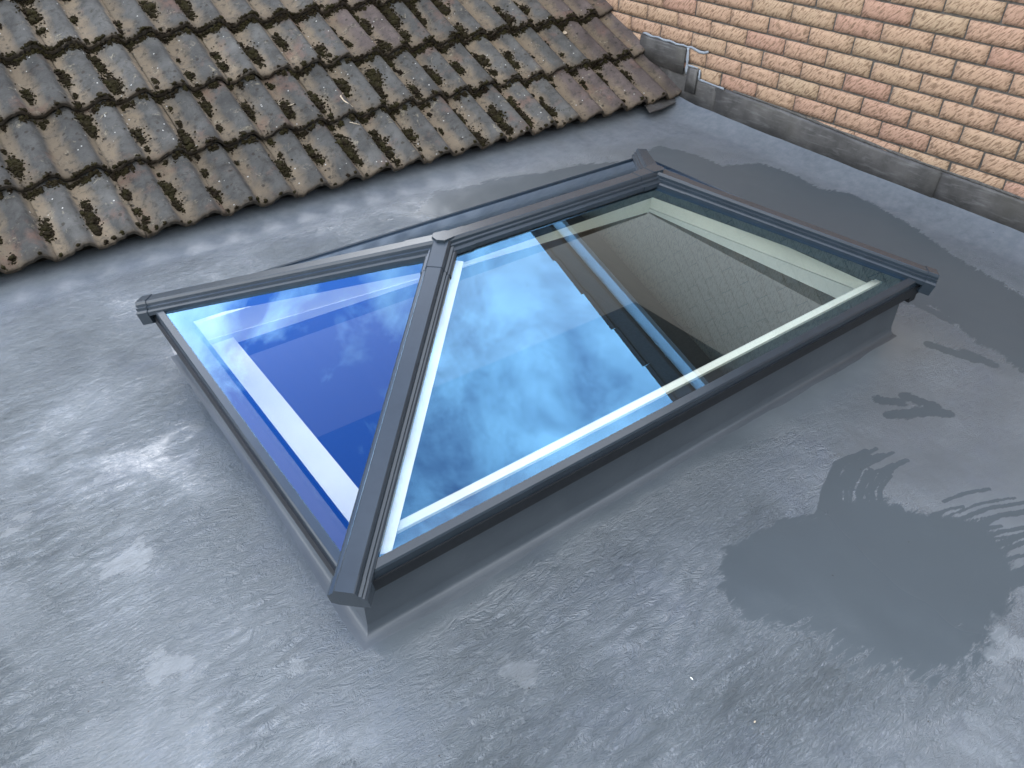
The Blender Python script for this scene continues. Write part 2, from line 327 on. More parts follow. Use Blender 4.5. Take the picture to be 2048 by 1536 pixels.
# smoothness: brushed-out coat near the upstand, the fillets and the near-right area
smo = np.clip(np.exp(-(dU/.08)**2)*np.where(X < UX0, .45, .9) + np.clip((.26-dE)/.08, 0, 1)*.85 + np.clip((.2-dW)/.05, 0, 1)*.9 + np.clip((X+2.0)/.5, 0, 1)*.55 + fbm(X*1.6, Y*1.6, 20)*.9, 0, .97)
dirt = np.clip((.40-dW)/.25, 0, 1)*.55*(wetv < 0)+np.clip(.5-np.hypot(X+.35, Y-.75)/.9, 0, .5)*.9*(wetv < 0)
dirt = np.clip(dirt+.5*np.clip((.40-dE)/.14, 0, 1)+.45*np.exp(-(dU/.011)**2), 0, .6)
nx, ny = X.shape; idx = np.arange(nx*ny).reshape(nx, ny)
cxm = (X[:-1, :-1]+X[1:, 1:])/2; cym = (Y[:-1, :-1]+Y[1:, 1:])/2
keep = ~((cxm > UX0+.012) & (cxm < UX1-.012) & (cym > UY0+.012) & (cym < UY1-.012))
F = np.stack([idx[:-1, :-1], idx[1:, :-1], idx[1:, 1:], idx[:-1, 1:]], -1)[keep]
me = bpy.data.meshes.new('flat_roof')
me.vertices.add(nx*ny); me.vertices.foreach_set('co', np.stack([X, Y, Z], -1).astype(np.float32).ravel())
me.loops.add(F.size); me.loops.foreach_set('vertex_index', F.ravel().astype(np.int32))
me.polygons.add(len(F)); me.polygons.foreach_set('loop_start', np.arange(0, F.size, 4, dtype=np.int32))
me.polygons.foreach_set('use_smooth', np.ones(len(F), bool))
me.update(); me.validate(); me.materials.append(GRP)
for nm_, v in (('wet', wetv), ('pale', palev), ('smooth', smo), ('dirt', dirt)):
    a = me.attributes.new(nm_, 'FLOAT', 'POINT'); a.data.foreach_set('value', np.clip(v, -1, 1).astype(np.float32).ravel())
tag(link('flat_roof', me), kind='structure', label='grey coated flat roof with wet patches')

# ground, floor and ceiling of the room below the lantern
def sheet(name, x0, x1, y0, y1, z, m, **kw):
    o = link(name, mesh(name, [(x0, y0, z), (x1, y0, z), (x1, y1, z), (x0, y1, z)], [(0, 1, 2, 3)], m)); return tag(o, **kw)
sheet('ground', -900, 900, -900, 900, -2.75, DRAB, kind='structure')
sheet('floor', -4.6, 4.2, -2.4, 5.2, -2.42, TIMBER, kind='structure')
hx0, hx1, hy0, hy1 = UX0-.03, -.55, UY0-.03, .65
cv_ = [(x, y, .035*y-.022) for x, y in ((-8, -6), (6, -6), (6, 9), (-8, 9), (hx0, hy0), (hx1, hy0), (hx1, hy1), (hx0, hy1))]
tag(link('ceiling', mesh('ceiling', cv_, [(0, 1, 5, 4), (1, 2, 6, 5), (2, 3, 7, 6), (3, 0, 4, 7)], WHITE)), kind='structure')
# unseen evergreen screen added behind the camera to darken the lantern's near faces
hv, hf = [], []
nxh, nzh = 90, 26
for i in range(nxh):
    for j in range(nzh):
        x = -16+28*i/(nxh-1); z = -2.75+6.6*j/(nzh-1)
        hv.append((x, -7.5+RNG.uniform(-.25, .25)+.5*math.sin(x*1.3)*.5+(.9*(j/(nzh-1))**4)*-1, z+RNG.uniform(-.15, .15)))
for i in range(nxh-1):
    for j in range(nzh-1):
        a_ = i*nzh+j; hf.append((a_, a_+nzh, a_+nzh+1, a_+1))
hd = link('added_hedge', mesh('added_hedge', hv, hf, simple('added_hedge_leaves', (.035, .055, .022), .9, 0, .2, 9, .6, .8, .1)))
sm = hd.modifiers.new('depth', 'SOLIDIFY'); sm.thickness = .8
tag(hd, 'tall dark evergreen mass, unseen, added to shade the near side of the lantern', 'added_hedge', kind='stuff')
# dark mat on the floor, seen through the glass
mt = bmo('floor_mat', box(-3.2, 1.39, .2, 2.37, -2.42, -2.405, .004), NAVY)
tag(mt, 'dark mat on the brown floor far below the lantern glass', 'mat')

# ------------------------------------------------------------------ roof lantern
lan = empty('roof_lantern', ((LX0+LX1)/2, (LY0+LY1)/2, 0), 'anthracite framed hipped roof lantern with blue coated glass on a grey upstand', 'roof lantern')
ZE, TAN = .188, .42
YC = (LY0+LY1)/2; RUN = YC-LY0; ZR = ZE+RUN*TAN
AX0, AX1 = LX0+RUN, LX1-RUN+.03
corner = {'a': Vector((LX0, LY0, ZE)), 'b': Vector((LX0, LY1, ZE)), 'c': Vector((LX1, LY0, ZE)), 'd': Vector((LX1, LY1, ZE))}
apL, apR = Vector((AX0, YC, ZR)), Vector((AX1, YC, ZR))
# upstand: coated ring, slightly battered and rounded
def ring(name, o_, i_, z0, z1, m, dz=None, parent=lan):
    (a0, a1, b0, b1), (c0, c1, d0, d1) = o_, i_
    vs = []
    for z in (z0, z1):
        vs += [(a0, b0, z), (a1, b0, z), (a1, b1, z), (a0, b1, z), (c0, d0, z), (c1, d0, z), (c1, d1, z), (c0, d1, z)]
    fs = []
    for i in range(4):
        j = (i+1) % 4; fs += [(i, j, 8+j, 8+i), (4+j, 4+i, 12+i, 12+j), (8+i, 8+j, 12+j, 12+i), (j, i, 4+i, 4+j)]
    o = link(name, fixn(mesh(name, vs, fs, m))); put(o, parent); return o
UPS, t, b = mat('upstand_coating'); c = coords(t)
n1 = noise(t, c, 4, 4, .6).outputs[0]; n2 = noise(t, c, 70, 3, .6, 1).outputs[0]
L(t, mixc(t, ramp(t, n1, [(.3, 0), (.7, 1)]), (.055, .068, .082), (.080, .095, .110)), b.inputs['Base Color']); b.inputs['Roughness'].default_value = .42
bump(t, b, n2, .15, .003)
UP = [(-.030, -.004, 1), (-.018, .0015, 1), (-.009, .007, 1), (-.003, .017, 1), (.0, .034, 1), (.0, .142, 0)]
ui = (UX0+.04, UX1-.012, UY0+.06, UY1-.07)
def rect(i): return [(UX0+i, UY0+i), (UX1-i, UY0+i), (UX1-i, UY1-i), (UX0+i, UY1-i)]
uv_, uf = [], []
for i_, z_, fl in UP: uv_ += [(x, y, z_+(.035*y if fl else 0)) for x, y in rect(i_)]
for zz in (.142, None): uv_ += [(x, y, zz if zz else .035*y-.004) for x, y in ((ui[0], ui[2]), (ui[1], ui[2]), (ui[1], ui[3]), (ui[0], ui[3]))]
for r_ in range(len(UP)+1):
    for i in range(4): j = (i+1) % 4; uf.append((r_*4+i, r_*4+j, r_*4+4+j, r_*4+4+i))
me = fixn(mesh('upstand', uv_, uf, UPS)); me.polygons.foreach_set('use_smooth', [p.index < 16 for p in me.polygons])
u = put(link('upstand', me), lan); es = u.modifiers.new('edges', 'EDGE_SPLIT'); es.split_angle = math.radians(50)
# eaves bars: profile (inset, z) swept along each side with mitred ends
EP = [(.004, .167), (.004, .170), (.003, .188), (.006, .192), (.022, .1995), (.024, .196), (.022, .167)]
TP = [(.0, .138), (.0, .167), (.0221, .167), (.0221, .181), (.066, .179), (.066, .142), (.03, .142)]
def side_pts(side, d):
    a0, a1, b0, b1 = LX0+d, LX1-d, LY0+d, LY1-d
    return {'near': ((a0, b0), (a1, b0)), 'far': ((a1, b1), (a0, b1)), 'left': ((a0, b1), (a0, b0)), 'right': ((a1, b0), (a1, b1))}[side]
for s in ('near', 'left', 'right', 'far'):
    secs = [[Vector((*side_pts(s, d)[e], z)) for d, z in EP] for e in (0, 1)]
    eb = put(link('eaves_bar', fixn(mesh('eaves_bar', *prism(secs), ALU))), lan)
    secs = [[Vector((*side_pts(s, d)[e], z)) for d, z in TP] for e in (0, 1)]
    link('drip_trim', fixn(mesh('drip_trim', *prism(secs), DARK))).parent = eb
# hip and ridge cap profile (half width, height)
HP = [(.0375, -.016), (.0375, -.004), (.0335, .0), (.0300, .001), (.0292, .0075), (.0235, .0095), (.0225, .0165), (.0195, .0215), (.0175, .0235)]
def full(sc=1.0, drop=0.0):
    L_ = [(-w*sc, h*sc-(drop if i == 0 else 0)) for i, (w, h) in enumerate(HP)]
    return L_+[(-x, y) for x, y in reversed(L_)]
def bar_secs(P, Q, prof, z=Vector((0, 0, 1))):
    d = (Q-P).normalized(); sd_ = d.cross(z).normalized(); n_ = sd_.cross(d)
    return [[p+sd_*w+n_*h for w, h in prof] for p in (P, Q)]
def ext(P, Q, a, b_):
    d = (Q-P).normalized(); return P+d*a, Q+d*b_
for k, ap in (('a', apL), ('b', apL), ('c', apR), ('d', apR)):
    P, Q = ext(ap, corner[k], .02, .006)
    hb = put(link('hip_bar', fixn(mesh('hip_bar', *prism(bar_secs(P, Q, full())), ALU))), lan)
    # dark structural rafter below the glass
    P2, Q2 = ext(ap, corner[k], .02, -.07)
    core_a = [(-.054, -.036), (-.048, -.062), (.010, -.062), (.010, -.030)]
    core = [(-.016, -.02), (-.016, -.058), (.016, -.058), (.016, -.02)]
    RF = (link('hip_rafter', fixn(mesh('hip_rafter', *prism(bar_secs(P2, Q2, core if k != 'a' else core_a)), DARK if k != 'a' else WHITE)))); RF.parent = hb
    # end cap at the foot
    P3, Q3 = ext(ap, corner[k], (corner[k]-ap).length-.016, .020)
    capp = [(-.0395, -.040), (-.0395, -.003), (-.0350, .002), (-.0310, .003), (-.0305, .010), (-.0245, .0115), (-.0238, .018), (-.0205, .0235), (-.0183, .0255)]
    capp = [(-.024, -.046)]+capp; capp = capp+[(-x, y) for x, y in reversed(capp)]
    ec = link('end_cap', fixn(mesh('end_cap', *prism(bar_secs(P3, Q3, capp)), ALU))); ec.parent = hb
    # collar at the top
    P4, Q4 = ext(ap, corner[k], .004, -(corner[k]-ap).length+.105)
    link('hip_collar', fixn(mesh('hip_collar', *prism(bar_secs(P4, Q4, full(1.055))), ALU))).parent = hb
put(link('ridge_bar', fixn(mesh('ridge_bar', *prism(bar_secs(apL, apR, full())), ALU))), lan)
put(link('ridge_beam', fixn(mesh('ridge_beam', *prism(bar_secs(apL, apR, [(-.018, -.02), (-.018, -.06), (.018, -.06), (.018, -.02)])), DARK))), lan)
for ap, q_ in ((apL, apR), (apR, apL)):
    P, Q = ext(ap, q_, .004, -(q_-ap).length+.075)
    put(link('ridge_collar', fixn(mesh('ridge_collar', *prism(bar_secs(P, Q, full(1.055))), ALU))), lan)
    s_ = 1 if ap is apL else -1
    hexa = [(ap.x+s_*a, ap.y+b_) for a, b_ in ((-.026, -.012), (-.012, -.026), (.022, -.021), (.022, .021), (-.012, .026), (-.026, .012))]
    vs, fs = prism([[Vector((*p, ap.z-.005)) for p in hexa], [Vector((*p, ap.z+.0262)) for p in hexa]])
    put(link('ridge_boss', fixn(mesh('ridge_boss', vs, fs, ALU))), lan)
# glass panes (solid units: coated outer face, clear inner face and edges)
def pane(pts, nrm):
    th = .024; n_ = nrm.normalized(); c_ = sum(pts, Vector())/len(pts)
    top = [p-n_*.004 for p in pts]; bot = [p-n_*(.004+th) for p in pts]; k = len(pts)
    fs = [tuple(range(k)), tuple(range(2*k-1, k-1, -1))]+[(i, i+k, (i+1) % k+k, (i+1) % k) for i in range(k)]
    me = mesh('glass_pane', top+bot, fs, [GLASS, CLEAR], mi=[0]+[1]*(k+1))
    o = put(link('glass_pane', me), lan)
    # dark spacer bar and white edge seal round the sealed unit
    ins = lambda f, dz: [p+(c_-p)*f-n_*dz for p in pts]
    a_, b2 = ins(.0, .0165), ins(.045, .0165); 
    return o
def gz(d): return ZE+d*TAN
E_ = .021
def P_(x, y):
    d = min(x-LX0, LX1-x, y-LY0, LY1-y); return Vector((x, y, gz(d)))
n_near, n_far, n_left, n_right = Vector((0, -TAN, 1)), Vector((0, TAN, 1)), Vector((-TAN, 0, 1)), Vector((TAN, 0, 1))
g = .012
nearp = [Vector((LX0+E_+g, LY0+E_, gz(E_))), Vector((LX1-E_-g, LY0+E_, gz(E_))), Vector((AX1-.0, YC-g, gz(RUN-g))), Vector((AX0+.0, YC-g, gz(RUN-g)))]
farp = [Vector((LX1-E_-g, LY1-E_, gz(E_))), Vector((LX0+E_+g, LY1-E_, gz(E_))), Vector((AX0, YC+g, gz(RUN-g))), Vector((AX1, YC+g, gz(RUN-g)))]
leftp = [Vector((LX0+E_, LY1-E_-g, gz(E_))), Vector((LX0+E_, LY0+E_+g, gz(E_))), Vector((AX0-g, YC, gz(RUN-g)))]
tr_ = (ZR-ZE)/(LX1-AX1)
rightp = [Vector((LX1-E_, LY0+E_+g, ZE+E_*tr_)), Vector((LX1-E_, LY1-E_-g, ZE+E_*tr_)), Vector((AX1+g, YC, ZR-g*tr_))]
for pts, n_ in ((nearp, n_near), (leftp, n_left), (farp, n_far), (rightp, Vector((tr_, 0, 1)))): pane(pts, n_)
# inside: dark eaves beam, white lining boards and ledges
ring('inner_eaves_beam', (LX0+.068, LX1-.068, LY0+.068, LY1-.068), (LX0+.085, LX1-.085, LY0+.085, LY1-.085), .132, .160, DARK)
def board(name, pts, n_, th, m):
    n_ = Vector(n_); vs, fs = prism([[Vector(p) for p in pts], [Vector(p)-n_*th for p in pts]])
    return put(link(name, fixn(mesh(name, vs, fs, m))), lan)
xi0, xi1, yi0, yi1 = -2.885, -1.03, -.915, .105
board('lining_board', [(xi0, yi1, .16), (xi1, yi1, .16), (xi1, yi1, .001), (xi0, yi1, .001)], (0, -1, 0), .018, WHITE)
board('lining_board', [(xi1, yi1, .16), (xi1, yi0, .16), (xi1, yi0, .085), (xi1, yi1, .02)], (-1, 0, 0), .007, WHITE)
board('lining_board', [(xi0, yi0, .16), (xi0, yi1, .16), (xi0, yi1, .0), (xi0, yi0, .0)], (1, 0, 0), .02, WHITE)
board('lining_board', [(xi0, yi0, .16), (xi1, yi0, .16), (xi1, yi0, .0), (xi0, yi0, .0)], (0, 1, 0), .02, WHITE)
board('lining_wedge', [(xi1-.003, yi1, .017), (xi1-.003, yi0, .083), (xi1-.003, yi0, .022), (xi1-.003, yi1, .004)], (-1, 0, 0), .009, WHITE2)
board('lining_wedge', [(xi0, yi1-.003, .098), (-1.9, yi1-.003, .048), (-1.9, yi1-.003, .044), (xi0, yi1-.003, .058)], (0, -1, 0), .014, WHITE2)
board('lining_ledge', [(xi0, yi0, .09), (-2.795, yi0, .09), (-2.795, yi1-.02, .09), (xi0, yi1-.02, .09)], (0, 0, 1), .06, WHITE2)
board('lining_ledge', [(-2.795, yi0, .088), (xi1, yi0, .066), (xi1, -.842, .066), (-2.795, -.855, .088)], (0, 0, 1), .06, WHITE2)
board('lining_ledge', [(xi0, -.941, .150), (xi1, -.941, .150), (xi1, -.903, .150), (xi0, -.903, .150)], (0, 0, 1), .012, WHITE2)
SHAFT = simple('brown_shaft_board', (.085, .064, .05), .7, 0, .2, 12, .2)
board('shaft_board', [(xi1-.004, yi1-.004, .0035), (xi1-.004, yi0, .0215), (xi1-.004, yi0, -.036), (xi1-.004, yi1-.004, -.002)], (-1, 0, 0), .010, SHAFT)
board('shaft_board', [(xi0, yi1-.005, .0575), (-1.9, yi1-.005, .0435), (xi1-.016, yi1-.005, .004), (xi1-.016, yi1-.005, -.001), (xi0, yi1-.005, -.001)], (0, -1, 0), .010, SHAFT)
br = bmo('corner_bracket', box(UX1-.018, UX1+.016, LY0+.004, LY0+.035, .112, .139, .002), DARK, lan)

# ------------------------------------------------------------------ tiled roof
TH = math.radians(27.5); GA = .333; TW = .302; TY, TZ = .93, .112
ct, st = math.cos(TH), math.sin(TH)
tr_roof = empty('tiled_roof', (-1.9, TY+.1, .06), 'mossy grey double pantile roof slope above the flat roof', 'roof')
def prof(u):
    """two waves per tile: long rise, short fall"""
    p = (u/.151) % 1.0
    v = .5-.5*math.cos(math.pi*p/.70) if p < .70 else .5+.5*math.cos(math.pi*(p-.70)/.30)
    return v
def tile_mesh(seed, half=False):
    r = random.Random(seed); wd = TW if not half else TW*.5
    nu, nv = (34 if not half else 18), 7; Ln = .42; th = .016; tilt = .030/GA
    vs, tr_, ed = [], [], []
    us = [wd*i/(nu-1) for i in range(nu)]; vsl = [0, .012, .05, .12, .2, .3, Ln]
    rag = [r.uniform(-.0035, .0035) for _ in us]
    top, bot = [], []
    for j, v in enumerate(vsl):
        for i, u_ in enumerate(us):
            p = prof(u_+1e-6 if i < nu-1 else u_-1e-6); z = .040*(p-.5)+.030-v*tilt
            if j == 0: z -= .003+abs(rag[i])*.5
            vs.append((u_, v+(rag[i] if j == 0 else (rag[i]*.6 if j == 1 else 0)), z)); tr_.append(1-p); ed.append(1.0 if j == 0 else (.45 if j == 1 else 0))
    n0 = len(vs)
    for j, v in enumerate(vsl):
        for i, u_ in enumerate(us):
            z = vs[j*nu+i][2]-th; vs.append((u_, vs[j*nu+i][1]+(.002 if j == 0 else 0), z)); tr_.append(.5); ed.append(1)
    fs = []
    for j in range(nv-1):
        for i in range(nu-1):
            a = j*nu+i; fs.append((a, a+1, a+nu+1, a+nu)); fs.append((n0+a, n0+a+nu, n0+a+nu+1, n0+a+1))
    for i in range(nu-1): fs.append((i+1, i, n0+i, n0+i+1)); a = (nv-1)*nu+i; fs.append((a, a+1, n0+a+1, n0+a))
    for j in range(nv-1): a = j*nu; fs.append((a, a+nu, n0+a+nu, n0+a)); a += nu-1; fs.append((a+nu, a, n0+a, n0+a+nu))
    me = mesh('roof_tile', vs, fs, TILE)
    k = 2*(nv-1)*(nu-1); me.polygons.foreach_set('use_smooth', [i < k for i in range(len(fs))])
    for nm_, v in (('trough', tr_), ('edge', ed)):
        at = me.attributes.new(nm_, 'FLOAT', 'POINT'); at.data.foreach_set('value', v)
    return me
TM = [tile_mesh(i) for i in range(6)]; THf = tile_mesh(50, True)
TMR = []
for m_ in TM[:3]:
    c_ = m_.copy(); c_.materials[0] = TILER; TMR.append(c_)
THf.materials[0] = TILER
rot = Matrix.Rotation(TH, 4, 'X')
X_END = -.03           # tiles stop just short of the wall; trough centres fall at -.84-.151k
PH = -.84+.151*5       # a wave boundary near the wall
NROW, NCOL = 7, 13
for rr in range(NROW):
    xo = PH-TW
    for k in range(NCOL):
        x = xo-k*TW
        me_ = TM[RNG.randrange(6)] if not (k == 0 and rr < 3) and RNG.random() > .06 else TMR[RNG.randrange(3)]
        o = link('roof_tile', me_, tr_roof)
        o.matrix_parent_inverse = Matrix.Translation(-tr_roof.location)
        o.matrix_basis = Matrix.Translation((x+RNG.uniform(-.0025, .0025), TY+rr*GA*ct+RNG.uniform(-.004, .004), TZ-.03+rr*GA*st+RNG.uniform(-.001, .002))) @ rot @ Matrix.Rotation(RNG.uniform(-.007, .007), 4, 'Z')
    o = link('roof_tile', THf, tr_roof); o.matrix_parent_inverse = Matrix.Translation(-tr_roof.location)
    o.matrix_basis = Matrix.Translation((PH+.001, TY+rr*GA*ct-.006, TZ-.03+rr*GA*st)) @ rot
# dark underlay under the tiles, eaves trim where the slope lands on the flat roof
und = [(-5, TY+.06, TZ-.045), (-.01, TY+.06, TZ-.045), (-.01, TY+2.3*ct, TZ-.055+2.25*st), (-5, TY+2.3*ct, TZ-.055+2.25*st)]
put(link('underlay', mesh('underlay', und, [(0, 1, 2, 3)], BARGE)), tr_roof)
fsec = []
for i in range(900):
    x = -4.98+i*4.96/899; v = .10; z_ = .040*(prof(x-PH+20*TW)-.5)+.030-v*(.030/GA)-.017
    yy, zz = TY+v*ct-z_*st, TZ-.03+v*st+z_*ct
    fsec.append([Vector((x, EAVE_Y-.012, .015)), Vector((x, EAVE_Y-.012, zz)), Vector((x, EAVE_Y+.015, zz)), Vector((x, EAVE_Y+.015, .015))])
put(link('eaves_trim', fixn(mesh('eaves_trim', *prism(fsec), BARGE))), tr_roof)

# ------------------------------------------------------------------ brick wall with gable verge
wall = empty('brick_wall', (.1, 0, 0), 'buff and pink drag-faced brick wall of the neighbouring house', 'wall')
VS = .455                                              # verge slope
def verge_z(y): return 2.50+VS*(y+1.33)                # top of the verge at x=-.2
mv = [(.009, -3.2, -.1), (.009, 3.4, -.1), (.009, 3.4, verge_z(3.4)+.02), (.009, -3.2, verge_z(-3.2)+.02)]
mv += [(.12, y, z) for _, y, z in mv]
put(link('mortar_bed', fixn(mesh('mortar_bed', mv, [(3, 2, 1, 0), (4, 5, 6, 7), (0, 1, 5, 4), (1, 2, 6, 5), (2, 3, 7, 6), (3, 0, 4, 7)], MORTAR))), wall)
def brick_mesh(seed, ln=.215):
    r = random.Random(seed); nu, nv = 7, 4; vs, fs = [], []
    for j in range(nv):
        for i in range(nu):
            e = (i in (0, nu-1)) or (j in (0, nv-1))
            y = (i/(nu-1)-.5)*ln*.998+r.uniform(-.0012, .0012); z = (j/(nv-1)-.5)*.0655+r.uniform(-.001, .001)
            if 0 < i < nu-1: y += r.uniform(-.008, .008)
            vs.append(((.0014+r.uniform(0, .0012)) if e else r.uniform(-.0022, .0012), y, z))
    n0 = len(vs); rim = [i for i in range(nu)]+[j*nu+nu-1 for j in range(1, nv)]+[(nv-1)*nu+i for i in range(nu-2, -1, -1)]+[j*nu for j in range(nv-2, 0, -1)]
    for q_ in rim: vs.append((.03, vs[q_][1], vs[q_][2]))
    for j in range(nv-1):
        for i in range(nu-1): a = j*nu+i; fs.append((a, a+nu, a+nu+1, a+1))
    for k in range(len(rim)): a, b_ = rim[k], rim[(k+1) % len(rim)]; fs.append((a, b_, n0+(k+1) % len(rim), n0+k))
    me = mesh('brick', vs, fs, BRICK); fixn(me); me.polygons.foreach_set('use_smooth', [True]*len(me.polygons)); return me
BM = [brick_mesh(i) for i in range(8)]
upper_v, upper_f = [], []
for c_ in range(-7, 34):
    z = .525+.075*c_; off = 0 if c_ % 2 == 0 else .5
    for k in range(-15, 15):
        y = -.225*(k+off)-.1125
        if z+.03 > verge_z(y-.12) or y < -3.1 or y > 3.3: continue
        near = -1.35 < y < 1.75 and z < .95
        if near and z > .02+.0*y:
            o = link('brick', BM[RNG.randrange(8)], wall); o.matrix_parent_inverse = Matrix.Translation(-wall.location)
            o.matrix_basis = Matrix.Translation((-.001+RNG.uniform(-.0015, .0015), y+RNG.uniform(-.0015, .0015), z+RNG.uniform(-.001, .001)))
            if RNG.random() < .5: o.matrix_basis = o.matrix_basis @ Matrix.Rotation(math.pi, 4, 'X')
        elif not near:
            n0 = len(upper_v)
            upper_v += [(x, y+sy*.1105, z+sz*.0355) for x in (.0065, .02) for sy, sz in ((-1, -1), (1, -1), (1, 1), (-1, 1))]
            upper_f += [tuple(n0+i for i in f) for f in ((0, 3, 2, 1), (0, 1, 5, 4), (1, 2, 6, 5), (2, 3, 7, 6), (3, 0, 4, 7))]
tag(put(link('brickwork', mesh('brickwork', upper_v, upper_f, BRICK)), wall), kind='stuff')
# gable verge: stepped roof tiles, dark bargeboard, pale moulding, soffit
def sl(y, dz): return verge_z(y)+dz
def sloped(name, x0, x1, dz0, dz1, y0, y1, m, x0t=None):
    x0t = x0 if x0t is None else x0t
    sec = lambda y: [Vector((x0, y, sl(y, dz0))), Vector((x1, y, sl(y, dz0))), Vector((x1, y, sl(y, dz1))), Vector((x0t, y, sl(y, dz1)))]
    return put(link(name, fixn(mesh(name, *prism([sec(y0), sec(y1)]), m))), wall)
cs = .33*math.cos(math.atan(VS)); yv = -3.1; k = 0
while yv < 3.3:
    sec = lambda y, d: [Vector((-.205, y, sl(y, d-.045))), Vector((.35, y, sl(y, d-.045))), Vector((.35, y, sl(y, d))), Vector((-.205, y, sl(y, d)))]
    put(link('verge_tile', fixn(mesh('verge_tile', *prism([sec(yv, .013), sec(yv+cs-.002, -.009)]), BARGE))), wall); yv += cs
sloped('bargeboard', -.198, -.18, -.20, -.045, -3.1, 3.3, BARGE)
sloped('verge_moulding', -.198, -.165, -.335, -.20, -3.1, 3.3, PVC, -.168)
sloped('soffit_board', -.165, .0, -.30, -.28, -3.1, 3.3, BARGE)

# lead flashing over the foot of the wall
def fl_top(y): return .165+.0415*y+(.004*math.sin(y*5))
def fl_bot(y): return .019+.036*y
def lead(name, y0, y1, label, xo=-.010, top=fl_top, bot=fl_bot, n=14, curl=.006, seed=1):
    r = random.Random(seed); secs = []
    for i in range(n+1):
        y = y0+(y1-y0)*i/n; w = .0015*math.sin(y*9+seed)+r.uniform(-.0008, .0008)
        zt, zb = top(y)+r.uniform(-.0012, .0012), bot(y)+r.uniform(-.0015, .0015)
        secs.append([Vector((.012, y, zt+.004)), Vector((xo*.6+w, y, zt)), Vector((xo+w, y, zt-.012)), Vector((xo-.002+w*1.5, y, (zt+zb)/2)), Vector((xo-curl+w, y, zb)), Vector((xo-curl+.003+w, y, zb)), Vector((xo+.004, y, zt-.012)), Vector((.012, y, zt-.001))])
    vs, fs = prism(secs); o = put(link(name, fixn(mesh(name, vs, fs, LEAD, True))), wall)
    if label: o['label'] = label
    return o
lead('lead_flashing', .692, -.545, 'long dark lead flashing strip along the wall foot', -.012, seed=2)
lead('lead_flashing', -.525, -1.75, 'lead flashing strip lapped under the long one', -.008, seed=3)
lead('lead_flashing', 1.04, .68, 'short lead flashing at the tile corner', -.009, bot=lambda y: .03+.036*y, seed=4)
# stepped pieces beside the tiles
lead('step_flashing', 1.25, .915, 'square lead step flashing beside the tiles', -.014, top=lambda y: .333+.02*(y-.9), bot=lambda y: .203+.10*max(0, y-1.0), n=6, curl=.004, seed=5)
lead('step_flashing', .885, .815, 'narrow dark lead upright in the corner', -.019, top=lambda y: .25, bot=lambda y: .126, n=3, curl=.004, seed=6)
lead('step_flashing', 1.12, .80, None, -.006, top=lambda y: .232, bot=lambda y: .06, n=4, curl=.002, seed=9)
def bead(name, pts, r, m):
    secs = []
    for i, p in enumerate(pts):
        a = Vector(pts[max(i-1, 0)]); b_ = Vector(pts[min(i+1, len(pts)-1)]); d = (b_-a).normalized(); s_ = d.cross(Vector((1, 0, .01))).normalized(); n_ = s_.cross(d)
        rr = r*RNG.uniform(.6, 1.35); secs.append([Vector(p)+s_*math.cos(a_)*rr+n_*math.sin(a_)*rr*.45 for a_ in [k*math.pi/3 for k in range(6)]])
    vs, fs = prism(secs); return put(link(name, fixn(mesh(name, vs, fs, m, True))), wall)
bead('sealant_bead', [(-.010, 1.24-.025*i, .347-.0005*i+.003*math.sin(i*1.7)) for i in range(14)]+[(-.008, .885, .343), (-.007, .86, .338), (-.005, .83, .331), (-.004, .80, .333), (-.002, .775, .343)], .006, SEAL)
bead('sealant_bead', [(-.013, .902-.001*i, .338-.014*i) for i in range(10)], .009, SEAL)
bead('sealant_bead', [(-.014, .89-.012*i, .256) for i in range(7)], .005, SEAL)
bead('sealant_bead', [(-.011, .806, .25-.012*i) for i in range(5)], .007, SEAL)
bead('sealant_bead', [(-.010, .81-.025*i, .202-.0012*i) for i in range(8)], .006, SEAL)
bead('mortar_fillet', [(-.004, .58-.045*i, fl_top(.58-.045*i)+.007) for i in range(44)], .006, MORTAR)
# torn strip of lead lying at the tile corner
tv = [(-.305, .848, .078), (-.20, .862, .074), (-.076, .885, .078), (-.03, .935, .082), (-.10, .99, .085), (-.24, .96, .085)]
tl = link('lead_scrap', fixn(mesh('lead_scrap', *prism([[Vector(v) for v in tv], [Vector(v)-Vector((0, 0, .005)) for v in tv]]), LEAD)))
tag(tl, 'torn scrap of dark lead poking out below the corner tile', 'lead scrap')

